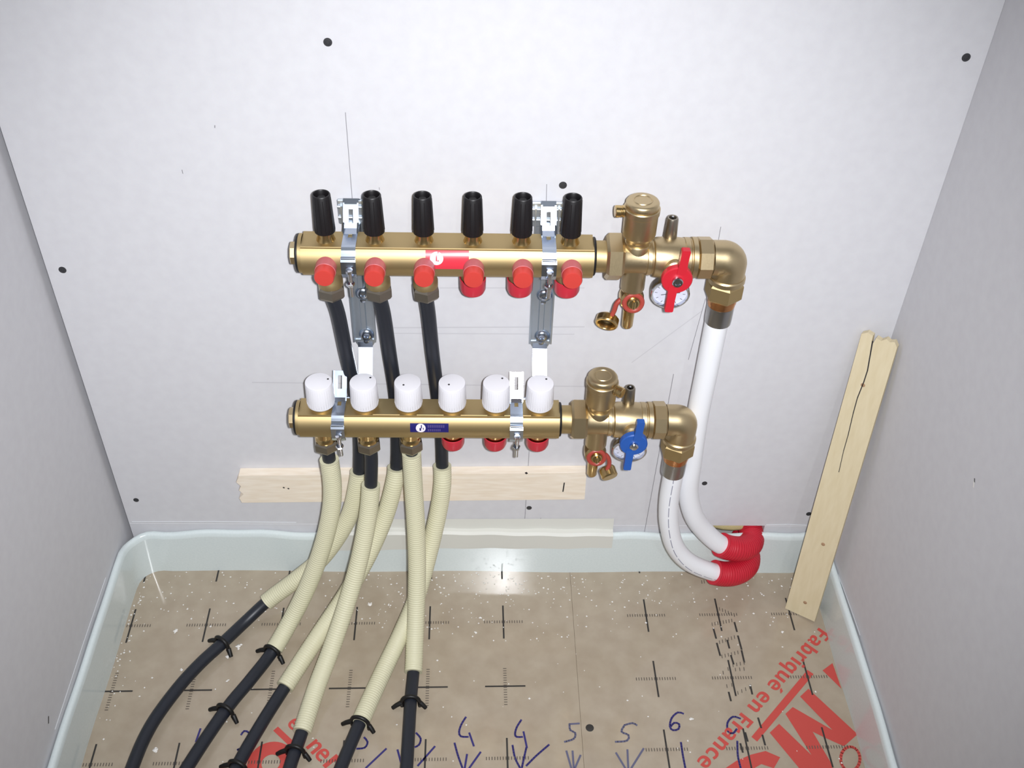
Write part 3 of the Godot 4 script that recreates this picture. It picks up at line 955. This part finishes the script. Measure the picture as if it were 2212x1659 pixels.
func build_wood() -> void:
	# batten on the wall
	var t := thing("wooden_batten", "short horizontal pine batten fixed on the wall behind the pipes", "batten")
	var a := at_z(506, 1028, 0.014)
	var b := at_z(1265, 1022, 0.014)
	var c := at_z(1265, 1079, 0.014)
	var h := b.y - c.y
	var mid := (a + c) / 2
	mid.y = (a.y + b.y) / 2 - h / 2
	var tilt := atan2(b.y - a.y, b.x - a.x)
	var len := b.x - a.x
	var st := mb()
	var poly := PackedVector2Array([Vector2(-len / 2, -h / 2 - 0.001), Vector2(len / 2, -h / 2), Vector2(len / 2, h / 2), Vector2(-len / 2 + 0.004, h / 2)])
	for k in 6:
		poly.append(Vector2(-len / 2 + [0.003, -0.001, 0.004, 0.0, 0.005, -0.002][k], h / 2 - h * (k + 0.6) / 6.6))
	extrude(st, Transform3D(Basis(Vector3.BACK, tilt), Vector3(mid.x, mid.y, 0.0003)), poly, 0.0135)
	obj("board", st, M.pine, t)
	for q in [[1219, 1043, 1216, 1062, 0.0016], [612, 1053, 614, 1054, 0.002], [622, 1055, 624, 1056, 0.002], [1136, 1021, 1138, 1023, 0.003]]:
		st = mb()
		stroke(st, [at_z(q[0], q[1], 0.0142), at_z(q[2], q[3], 0.0142)], q[4], Vector3.BACK)
		obj("nail_mark", st, M.dark, t)
	# lath leaning in the corner
	var tl := at_z(1860, 728, 0.004)
	var tr := at_x(1945, 733, XR - 0.003)
	var bl := at_y(1703, 1312, 0.0015)
	var br := at_y(1757, 1337, 0.0015)
	var bm := (bl + br) / 2
	var tm := (tl + tr) / 2
	var y := (tm - bm).normalized()
	var x := ((tr - tl).normalized() + (br - bl).normalized()).normalized()
	x = (x - y * x.dot(y)).normalized()
	var z := x.cross(y)
	var L := bm.distance_to(tm)
	t = thing("wooden_lath", "long split pine lath leaning upright in the wall corner", "lath")
	st = mb()
	var hw := 0.0212
	var p2 := PackedVector2Array([Vector2(-hw, 0), Vector2(hw, 0.000), Vector2(hw, L - 0.003), Vector2(hw * 0.8, L + 0.003), Vector2(hw * 0.55, L + 0.001), Vector2(hw * 0.35, L + 0.0035), Vector2(hw * 0.1, L - 0.001), Vector2(-hw * 0.18, L + 0.001), Vector2(-hw * 0.33, L - 0.012), Vector2(-hw * 0.38, L + 0.002), Vector2(-hw * 0.7, L + 0.004), Vector2(-hw, L)])
	var fr := Transform3D(Basis(x, y, z), bm + z * -0.004)
	extrude(st, fr, p2, 0.0085)
	obj("board", st, M.pine_up, t)
	# the split: a dark open crack running down from the top
	st = mb()
	var crack := [[1885, 737], [1881, 760], [1874, 800], [1866, 825], [1852, 860], [1843, 893], [1832, 940], [1822, 975], [1812, 1020]]
	var pts := []
	for q in crack:
		var d := ray(q[0], q[1])
		var f := bm + z * 0.0048
		pts.append(eye + d * ((f - eye).dot(z) / d.dot(z)))
	for i in pts.size() - 1:
		stroke(st, [pts[i], pts[i + 1]], lerpf(0.0015, 0.0006, float(i) / pts.size()), z)
	obj("split", st, M.dark, t)
	var knot := mat(Color(0.66, 0.53, 0.41), 0.7)
	for q in [[1778, 1176], [1739, 1302], [1864, 832]]:
		var d := ray(q[0], q[1])
		var f := bm + z * 0.0047
		var k := eye + d * ((f - eye).dot(z) / d.dot(z))
		st = mb()
		lathe(st, along(k - z * 0.0003, z), [[0.0028, 0], [0.0022, 0.0004], [0, 0.0004]], 12)
		obj("knot", st, knot, t)

# ---------------------------------------------------------------- print on the floor
const PY := 0.0004
func fp(px: float, py: float) -> Vector3:
	return at_y(px, py, PY)
func cross_print(fl: Node, c: Vector3, rot: float, solid_x: bool, solid_z: bool) -> void:
	var dx := Vector3(cos(rot), 0, sin(rot))
	var dz := Vector3(-sin(rot), 0, cos(rot))
	var st := mb()
	var tk := mb()
	for q in [[dx, dz, solid_x, 0.0255], [dz, dx, solid_z, 0.0265]]:
		var d: Vector3 = q[0]
		var e: Vector3 = q[1]
		var r: float = q[3]
		if q[2]:
			stroke(st, [c - d * r, c + d * r], 0.0022)
		else:
			for k in 16:
				var m := c + d * lerpf(-r, r, k / 15.0)
				stroke(tk, [m - e * 0.0019, m + e * 0.0019], 0.0011)
	var o := obj("printed_cross", st, M.ink, fl)
	if not (solid_x and solid_z):
		tk.generate_normals()
		var t := MeshInstance3D.new()
		t.mesh = tk.commit()
		t.material_override = M.ink_grey
		t.name = "printed_ticks"
		fl.add_child(t, true)
func build_floor_print() -> void:
	var fl := get_node("floor")
	var pan := fl.get_children()
	var lp: Node = pan[0]
	var rp: Node = pan[1]
	for j in range(-1, 4):
		for i in 6:
			var u := 0.1 * i
			var v := 0.1 * j
			var rot := -0.0145
			var c := Vector3(-0.4456 + cos(rot) * u - sin(rot) * v, PY, 0.1044 + sin(rot) * u + cos(rot) * v)
			cross_print(lp, c, rot, j == 1, j != 1)
		for i in 3:
			var u := 0.1 * i
			var v := 0.1 * j
			var rot := -0.0145
			var c := Vector3(0.2507 + cos(rot) * u - sin(rot) * v, PY, 0.0861 + sin(rot) * u + cos(rot) * v)
			cross_print(rp, c, rot, false, true)
	# stencilled dashes on the right board (zoomed crop coordinates)
	var z5 := func(q): return fp(1160 + q[0] * 0.26465, 1220 + q[1] * 0.26465)
	var st := mb()
	var tk := mb()
	for s in [[1440, 520, 1462, 600], [1468, 640, 1495, 740], [1612, 470, 1632, 545], [1640, 580, 1670, 690], [1670, 700, 1692, 795], [1553, 615, 1570, 680], [1583, 740, 1605, 810], [1740, 980, 1757, 1055], [1565, 1040, 1583, 1110], [1805, 1250, 1830, 1330], [1840, 1390, 1862, 1470], [1660, 1460, 1680, 1530], [1700, 1370, 1720, 1440]]:
		stroke(st, [z5.call([s[0], s[1]]), z5.call([s[2], s[3]])], 0.0024)
	for s in [[1490, 632, 1612, 590], [1510, 748, 1640, 715], [1640, 1045, 1735, 1000], [1430, 485, 1590, 455], [1490, 360, 1610, 410], [1600, 820, 1690, 800], [1620, 855, 1690, 850], [1520, 880, 1560, 850], [1550, 990, 1590, 980], [1345, 140, 1365, 138], [1490, 145, 1530, 150]]:
		var nk := maxi(2, int(absf(s[2] - s[0]) / 20.0))
		for k in nk:
			var x := lerpf(s[0], s[2], float(k) / (nk - 1))
			var y := lerpf(s[1], s[3], float(k) / (nk - 1))
			stroke(tk, [z5.call([x - 2, y - 13]), z5.call([x + 2, y + 13])], 0.0010)
	obj("stencil_print", st, M.ink, rp)
	obj("stencil_ticks", tk, M.ink_grey, rp)
	# handwritten numbers and arrows
	var z4 := func(q): return fp(700 + q[0] * 0.24412, 1300 + q[1] * 0.24412)
	var z6 := func(q): return fp(420 + q[0] * 0.16275, 1540 + q[1] * 0.16275)
	var hand := [
		[z4, lp, M.ink_blue, [[1255, 1020], [1215, 1085], [1195, 1150], [1210, 1190], [1275, 1195]], [[1285, 1160], [1325, 1275]]],
		[z4, lp, M.ink_blue, [[1745, 1045], [1705, 1110], [1690, 1170], [1705, 1195], [1755, 1195]], [[1765, 1150], [1795, 1290]]],
		[z4, lp, M.ink_blue, [[1155, 1250], [1185, 1360], [1225, 1471]], [[1265, 1350], [1245, 1471]], [[1385, 1330], [1285, 1471]]],
		[z4, lp, M.ink_blue, [[1668, 1270], [1690, 1380], [1735, 1471]], [[1790, 1290], [1765, 1400], [1750, 1471]], [[1990, 1265], [1880, 1360], [1790, 1450]]],
		[z4, lp, M.ink_blue, [[355, 1200], [385, 1240], [360, 1290], [290, 1300]], [[550, 1300], [370, 1470]]],
		[z4, lp, M.ink_blue, [[815, 1160], [855, 1210], [840, 1265], [805, 1285]], [[650, 1310], [680, 1420]], [[980, 1280], [830, 1450]]],
		[z5, lp, M.ink_pale, [[345, 1295], [265, 1300]], [[265, 1300], [272, 1350], [312, 1372], [300, 1420], [225, 1445]], [[240, 1520], [280, 1659]], [[290, 1520], [300, 1659]], [[355, 1555], [310, 1659]]],
		[z5, rp, M.ink_pale, [[815, 1310], [780, 1292], [715, 1308]], [[715, 1308], [690, 1362], [747, 1390], [735, 1435], [640, 1445]], [[645, 1535], [720, 1659]], [[738, 1510], [745, 1659]], [[870, 1500], [770, 1659]]],
		[z5, rp, M.ink_blue, [[1195, 1215], [1150, 1205], [1100, 1250], [1085, 1320], [1110, 1350], [1155, 1340], [1160, 1300], [1120, 1290], [1088, 1325]], [[1175, 1450], [1190, 1550], [1212, 1665]]],
		[z5, rp, M.ink_blue, [[1660, 1255], [1600, 1240], [1555, 1290], [1560, 1360], [1600, 1375], [1630, 1340]], [[1635, 1440], [1640, 1560], [1664, 1665]]],
		[z6, lp, M.ink_blue, [[620, 290], [660, 240], [720, 260], [730, 330], [680, 430], [570, 490], [610, 475], [650, 510]]],
		[z6, lp, M.ink_blue, [[80, 210], [20, 380]]],
	]
	for hnd in hand:
		st = mb()
		for k in range(3, hnd.size()):
			var pts := []
			for q in hnd[k]:
				pts.append(hnd[0].call(q))
			stroke(st, smooth(pts, 0.004) if pts.size() > 2 else pts, 0.0025)
		obj("pen_mark", st, hnd[2], hnd[1])
	st = mb()
	lathe(st, place(fp(1274, 1572) - Vector3(0, 0.0003, 0)), [[0.0052, 0], [0.0045, 0.0003], [0, 0.0003]], 16)
	obj("smudge", st, M.ink, rp)
	# red print on the right board
	var zr := func(q): return fp(1500 + q[0] * 0.22604, 1300 + q[1] * 0.22604)
	var shapes := [
		[[1010, 905], [1090, 830], [1560, 1265], [1430, 1380], [1230, 1290], [1130, 1240], [1330, 1580], [1150, 1680], [1060, 1660], [720, 1250], [810, 1165], [1120, 1465], [870, 1070], [940, 1005], [1320, 1225]],
		[[1225, 655], [1320, 585], [1405, 830]],
		[[1080, 650], [1140, 690], [600, 1335], [545, 1290]],
		[[280, 1600], [400, 1520], [540, 1460], [680, 1425], [820, 1485], [760, 1590], [640, 1550], [520, 1620], [400, 1680]],
	]
	for s in shapes:
		st = mb()
		var pts := []
		for q in s:
			pts.append(zr.call(q) - Vector3(0, 0.0001, 0))
		flat_poly(st, pts)
		obj("red_print", st, M.ink_red, rp)
	st = mb()
	var ring := []
	for k in 25:
		var a := TAU * k / 24
		ring.append(zr.call([1490 + 92 * cos(a), 1500 + 115 * sin(a)]))
	stroke(st, ring, 0.0035)
	obj("red_print", st, M.ink_red, rp)
	var font := SystemFont.new()
	font.font_names = PackedStringArray(["Droid Sans"])
	font.font_weight = 700
	# the line of words runs from upper right to lower left, its feet towards the wall
	var e0 := fp(1520, 1652)
	var b0 := fp(1760, 1388)
	var dir := (e0 - b0).normalized()
	var wide := e0.distance_to(b0) * 18.0 / 16.2
	words("Fabriqué en France", font, e0 - dir * wide + Vector3(0, 0, 0), dir, wide, M.ink_red, rp, 0.88)
	# red print on the left board, between the pipes
	var big := fp(585, 1648)
	st = mb()
	lathe(st, place(big - Vector3(0, 0.0002, 0)), [[0.028, 0], [0.028, 0.0002], [0.011, 0.0002], [0.011, 0]], 36)
	obj("red_print", st, M.ink_red, lp)
	var d2 := (fp(720, 1640) - fp(640, 1555)).normalized()
	for q in [["e", 630, 1553, 0.0125], ["n", 672, 1600, 0.014], ["e", 690, 1618, 0.014], ["r", 712, 1634, 0.013], ["e", 452, 1664, 0.016]]:
		words(q[0], font, fp(q[1], q[2]), d2, q[3], M.ink_red, lp, 1.0)
	st = mb()
	stroke(st, [z6.call([1090, 220]), z6.call([1290, 410])], 0.0075)
	obj("red_print", st, M.ink_red, lp)
func words(text: String, font: Font, start: Vector3, dir: Vector3, wide: float, m: Material, parent: Node, tall: float) -> void:
	var tm := TextMesh.new()
	tm.text = text
	tm.font = font
	tm.font_size = 64
	tm.depth = 0.01
	tm.horizontal_alignment = HORIZONTAL_ALIGNMENT_LEFT
	var w := tm.get_aabb().size.x
	var s := wide / maxf(w, 0.001)
	var o := inst("red_print", tm, m, parent)
	var up := Vector3.UP.cross(dir)
	o.transform = Transform3D(Basis(dir * s, up * s * tall, Vector3.UP * 0.02), Vector3(start.x, PY - 0.0001, start.z))

# ---------------------------------------------------------------- pipes
func v3(a: Array) -> Array:
	var o := []
	for q in a:
		o.append(Vector3(q[0], q[1], q[2]))
	return o
func clip(at: Vector3, dir: Vector3, label: String) -> void:
	var t := thing("pipe_clip", label, "clip", Vector3(at.x, 0, at.z), "black clips holding the pipes to the floor")
	var s := dir.cross(Vector3.UP).normalized()
	var c := Vector3(0, at.y, 0)
	var st := mb()
	var arc := []
	arc.append(c * 0.1 + s * 0.0112)
	for i in 13:
		var a := PI * i / 12
		arc.append(c + s * cos(a) * 0.0108 + Vector3.UP * sin(a) * 0.0108)
	arc.append(c * 0.1 - s * 0.0112)
	var rad := []
	for i in arc.size():
		rad.append(0.0026)
	tube(st, arc, rad, 8)
	obj("hoop", st, M.black_clip, t)
	for k in [-1, 1]:
		st = mb()
		var p: Vector3 = s * k * 0.011
		var q: Vector3 = s * k * (0.023 if k == 1 else 0.019) + dir * 0.004
		tube(st, [p + Vector3.UP * 0.009, p.lerp(q, 0.6) + Vector3.UP * 0.006, q + Vector3.UP * 0.0024], [0.0034, 0.003, 0.0026], 8)
		obj("ear", st, M.black_clip, t)
func build_pipes() -> void:
	var U1 := v3([[-0.138, 0.512, 0.05], [-0.1342, 0.4845, 0.0462], [-0.1312, 0.4271, 0.04], [-0.1282, 0.3569, 0.0272], [-0.1272, 0.2927, 0.0265], [-0.1305, 0.2363, 0.028], [-0.135, 0.203, 0.0325], [-0.1505, 0.1452, 0.04], [-0.1857, 0.0861, 0.0533], [-0.2246, 0.0511, 0.0661], [-0.2625, 0.0256, 0.0812], [-0.2913, 0.0115, 0.1056], [-0.3154, 0.0115, 0.1401], [-0.3389, 0.0115, 0.1726], [-0.36, 0.0115, 0.2105], [-0.3797, 0.0115, 0.2608], [-0.3883, 0.0115, 0.3153], [-0.392, 0.0115, 0.40]])
	var U2 := v3([[-0.088, 0.512, 0.05], [-0.0848, 0.4845, 0.0462], [-0.0822, 0.4276, 0.04], [-0.0794, 0.3575, 0.032], [-0.0805, 0.2932, 0.028], [-0.0837, 0.2367, 0.028], [-0.0887, 0.2046, 0.0377], [-0.1021, 0.1573, 0.0505], [-0.1243, 0.1084, 0.0714], [-0.1519, 0.0664, 0.0991], [-0.1868, 0.0304, 0.1388], [-0.2243, 0.0115, 0.2059], [-0.2471, 0.0115, 0.2622], [-0.2662, 0.0115, 0.3185], [-0.285, 0.0115, 0.40]])
	var U3 := v3([[-0.038, 0.512, 0.05], [-0.0361, 0.4845, 0.0462], [-0.0337, 0.4282, 0.04], [-0.0298, 0.358, 0.032], [-0.0268, 0.2937, 0.028], [-0.0267, 0.2372, 0.028], [-0.027, 0.205, 0.0376], [-0.0328, 0.1642, 0.0483], [-0.0458, 0.1086, 0.0713], [-0.0609, 0.0619, 0.1029], [-0.0807, 0.0305, 0.1387], [-0.1013, 0.0129, 0.1831], [-0.1244, 0.0115, 0.2549], [-0.1423, 0.0115, 0.3171], [-0.163, 0.0115, 0.40]])
	var L1 := v3([[-0.1612, 0.300, 0.065], [-0.1603, 0.2857, 0.065], [-0.16, 0.2355, 0.0671], [-0.1659, 0.1894, 0.0715], [-0.1819, 0.1295, 0.0814], [-0.2039, 0.0736, 0.0973], [-0.2267, 0.0322, 0.1184], [-0.2482, 0.0115, 0.1529], [-0.2697, 0.0115, 0.1958], [-0.2927, 0.0115, 0.2387], [-0.3243, 0.0115, 0.3166], [-0.350, 0.0115, 0.40]])
	var L2 := v3([[-0.1112, 0.300, 0.065], [-0.1094, 0.2861, 0.065], [-0.1126, 0.2384, 0.0695], [-0.1188, 0.1903, 0.0797], [-0.1312, 0.1344, 0.1004], [-0.1473, 0.0863, 0.129], [-0.1664, 0.0443, 0.1697], [-0.1833, 0.0195, 0.2144], [-0.1946, 0.0115, 0.2704], [-0.1988, 0.0115, 0.2931], [-0.2029, 0.0115, 0.3187], [-0.213, 0.0115, 0.40]])
	var L3 := v3([[-0.0612, 0.300, 0.065], [-0.061, 0.2904, 0.065], [-0.0606, 0.2374, 0.0682], [-0.0593, 0.1793, 0.0774], [-0.0588, 0.1188, 0.0949], [-0.0604, 0.0661, 0.1209], [-0.0619, 0.0299, 0.1526], [-0.0627, 0.0115, 0.1822], [-0.0638, 0.0115, 0.2259], [-0.0637, 0.0115, 0.3174], [-0.065, 0.0115, 0.40]])
	var first := ["first", "second", "third"]
	# path, sleeve from (place) to (place), pipe label, sleeve label
	var rows := [
		[U1, 0.222, Vector3(-0.2640, 0.0245, 0.0825), "first", true], [U2, 0.229, Vector3(-0.2243, 0.0115, 0.2059), "second", true], [U3, 0.231, Vector3(-0.1244, 0.0115, 0.2549), "third", true],
		[L1, 0.2765, Vector3(-0.2440, 0.0135, 0.1480), "first", false], [L2, 0.2385, Vector3(-0.1946, 0.0115, 0.2704), "second", false], [L3, 0.2880, Vector3(-0.0627, 0.0115, 0.1822), "third", false]]
	for r in rows:
		var p := even(smooth(r[0]), 0.004)
		var st := mb()
		tube(st, p, 0.0080, 18)
		var o := obj("heating_pipe", st, M.pipe_dark)
		tag(o, "dark grey heating pipe under the %s %s of the %s manifold" % [r[3], "red dust cap" if r[4] else "white cap", "upper" if r[4] else "lower"], "pipe", "heating pipes from the manifolds")
		var i0 := 0
		var i1 := 0
		var best := 1e9
		for i in p.size():
			if p[i].y > r[1]:
				i0 = i
			if p[i].distance_to(r[2]) < best:
				best = p[i].distance_to(r[2])
				i1 = i
		st = mb()
		corrugated(st, p.slice(i0, i1 + 1), 0.0116, 0.0007, 0.0032, 22)
		o = obj("corrugated_sleeve", st, M.cream)
		tag(o, "cream corrugated sleeve on the pipe from the %s outlet of the %s manifold" % [r[3], "upper" if r[4] else "lower"], "pipe sleeve", "cream sleeves on the heating pipes")
	clip(Vector3(-0.3154, 0.0115, 0.1401), Vector3(-0.0250, 0, 0.034).normalized(), "black clip on the outermost dark pipe beside the left wall")
	clip(Vector3(-0.2482, 0.0115, 0.1529), Vector3(-0.022, 0, 0.043).normalized(), "black clip right at the cream sleeve's end on the second pipe from the left wall")
	clip(Vector3(-0.2927, 0.0115, 0.2387), Vector3(-0.021, 0, 0.042).normalized(), "black clip on bare pipe before the handwritten 1")
	clip(Vector3(-0.1988, 0.0115, 0.2931), Vector3(-0.005, 0, 0.024).normalized(), "black clip on bare pipe among the red printed letters")
	clip(Vector3(-0.2640, 0.0115, 0.3130), Vector3(-0.02, 0, 0.055).normalized(), "black clip on the pipe beside the handwritten 2")
	clip(Vector3(-0.1244, 0.0115, 0.2549), Vector3(-0.018, 0, 0.062).normalized(), "black clip at a cream sleeve's end beside the handwritten 3")
	clip(Vector3(-0.0638, 0.0115, 0.2259), Vector3(0, 0, 1), "black clip on the pipe nearest the handwritten 4")
	# white supply pipes and their red sleeves
	var W1 := v3([[0.2805, 0.492, 0.05], [0.2795, 0.4796, 0.05], [0.2791, 0.4127, 0.05], [0.2788, 0.3404, 0.05], [0.2819, 0.2622, 0.05], [0.2859, 0.2099, 0.048], [0.2986, 0.1639, 0.046], [0.3185, 0.1274, 0.042], [0.3459, 0.0945, 0.0385], [0.3700, 0.0820, 0.036], [0.3885, 0.0740, 0.026], [0.3995, 0.0695, 0.008], [0.4020, 0.0680, -0.03]])
	var W2 := v3([[0.2572, 0.270, 0.065], [0.2582, 0.2571, 0.065], [0.2588, 0.211, 0.065], [0.2639, 0.1684, 0.066], [0.2776, 0.1227, 0.066], [0.3023, 0.0871, 0.064], [0.3388, 0.0585, 0.057], [0.3640, 0.0480, 0.052], [0.3860, 0.0410, 0.038], [0.3985, 0.0370, 0.016], [0.4010, 0.0350, -0.03]])
	var k := 0
	for w in [W1, W2]:
		var p := even(smooth(w), 0.004)
		var st := mb()
		tube(st, p, 0.0129 if k == 0 else 0.0124, 28)
		var o := obj("water_pipe", st, M.white_pipe)
		tag(o, "long white water pipe dropping from the red handled valve" if k == 0 else "short white water pipe dropping from the blue handled valve", "pipe", "white water pipes")
		if k == 1:
			# printed line down the front of the pipe
			st = mb()
			for i in range(2, p.size() - 20):
				if i % 5 != 4:
					var a: Vector3 = p[i]
					var b: Vector3 = p[i + 1]
					var q := (eye - a).normalized()
					q = (q - (b - a).normalized() * q.dot((b - a).normalized())).normalized()
					stroke(st, [a + Vector3(-0.0015, 0, 0.01275), b + Vector3(-0.0015, 0, 0.01275)], 0.0009, Vector3.BACK)
			obj("printed_line", st, mat(Color(0.55, 0.55, 0.62), 0.5), o)
		var j := 0
		for i in p.size():
			if p[i].x < (0.349 if k == 0 else 0.343):
				j = i
		st = mb()
		corrugated(st, p.slice(j, p.size()), 0.0172, 0.0011, 0.0036, 28)
		var s := obj("conduit_sleeve", st, M.red_sleeve)
		tag(s, "upper red corrugated sleeve where the long white pipe enters the wall" if k == 0 else "lower red corrugated sleeve where the short white pipe enters the wall", "pipe sleeve", "red sleeves at the wall notch")
		k += 1

# ---------------------------------------------------------------- plaster crumbs
func lump(st: SurfaceTool, c: Vector3, r: float) -> void:
	st.set_smooth_group(-1)
	var v := []
	for d in [Vector3(1, 0.1, 0), Vector3(0.2, 0.1, 1), Vector3(-1, 0.1, 0.2), Vector3(-0.1, 0.1, -1), Vector3(0.1, 0.9, 0)]:
		v.append(c + Vector3(d.x * rng.randf_range(0.6, 1.2), d.y * rng.randf_range(0.5, 1.0), d.z * rng.randf_range(0.6, 1.2)) * r)
	for i in 4:
		otri(st, v[i], v[(i + 1) % 4], v[4], c - Vector3.UP * r)
func build_crumbs() -> void:
	for q in [[379, 1363, 0.0032, "flat white plaster crumb left of the outermost dark pipe"], [515, 1396, 0.0042, "star shaped white plaster crumb beside the outermost pipe's clip"], [491, 1418, 0.0026, "small white plaster crumb between the two outermost dark pipes"], [392, 1447, 0.0024, "white plaster crumb touching the bend of the outermost pipe"], [334, 1620, 0.0034, "white plaster crumb by the pen arrow next to the outermost pipe"], [491, 1471, 0.0022, "tiny white plaster crumb above the clip near the handwritten 1"], [1493, 1553, 0.0026, "white plaster sliver beside the lone handwritten 6"], [1690, 1365, 0.0022, "white plaster sliver below the foot of the leaning lath"], [799, 1306, 0.003, "white plaster crumb between the cream sleeves near the foam strip"], [1027, 1366, 0.002, "white plaster crumb right of the straight cream sleeve"]]:
		var st := mb()
		var p := at_y(q[0], q[1], 0.0005)
		lump(st, p, q[2])
		for i in 4:
			lump(st, p + Vector3(rng.randf_range(-1, 1), 0, rng.randf_range(-1, 1)) * q[2] * 0.9, q[2] * 0.5)
		var o := obj("plaster_crumb", st, M.crumb)
		tag(o, q[3], "crumb", "plaster crumbs on the floor")
	var st := mb()
	for i in 620:
		var x := rng.randf_range(-0.44, 0.48)
		var z := 0.014 + absf(rng.randfn(0.0, 0.055)) if i < 470 else rng.randf_range(0.02, 0.36)
		if i < 200:
			x = rng.randfn(0.0, 0.14)
		if i > 560:
			x = XL + 0.012 + absf(rng.randfn(0, 0.012))
			z = rng.randf_range(0.02, 0.25)
		if x < XL + 0.012 or x > XR - 0.012:
			continue
		lump(st, Vector3(x, 0.0003, z), rng.randf_range(0.0006, 0.0017))
	var o := obj("plaster_dust", st, M.crumb)
	tag(o, "white plaster dust sprinkled on the floor along the foam strip", "dust")
	o.set_meta("kind", "stuff")

# ---------------------------------------------------------------- unseen bulb added behind the photographer for soft fill
func build_fill_lamp() -> void:
	var at := Vector3(0.35, 2.12, 2.1)
	var t := thing("fill_bulb", "added fill light bulb, out of view, on a short cord from the room ceiling", "fill_lamp", at)
	var st := mb()
	lathe(st, place(Vector3.ZERO), [[0, -0.045], [0.02, -0.04], [0.035, -0.022], [0.038, 0.0], [0.03, 0.024], [0.017, 0.045], [0.014, 0.055]], 24)
	var g := mat(Color(1, 1, 1), 0.5)
	g.emission_enabled = true
	g.emission = Color(0.94, 0.975, 1.0)
	g.emission_energy_multiplier = 3.0
	obj("bulb", st, g, t)
	st = mb()
	lathe(st, place(Vector3(0, 0.05, 0)), [[0.017, 0], [0.019, 0.002], [0.019, 0.04], [0.008, 0.05]], 20)
	obj("socket", st, M.black, t)
	st = mb()
	tube(st, [Vector3(0, 0.095, 0), Vector3(0, TALL - at.y, 0)], 0.003, 8)
	obj("cord", st, M.black, t)
	var l := OmniLight3D.new()  # added fill source that softens the flash shadows
	l.name = "fill_light"
	l.light_size = 0.04
	l.light_energy = 0.42
	l.light_color = Color(0.94, 0.975, 1.0)
	l.omni_range = 12.0
	l.omni_attenuation = 2.0
	l.shadow_enabled = true
	t.add_child(l)
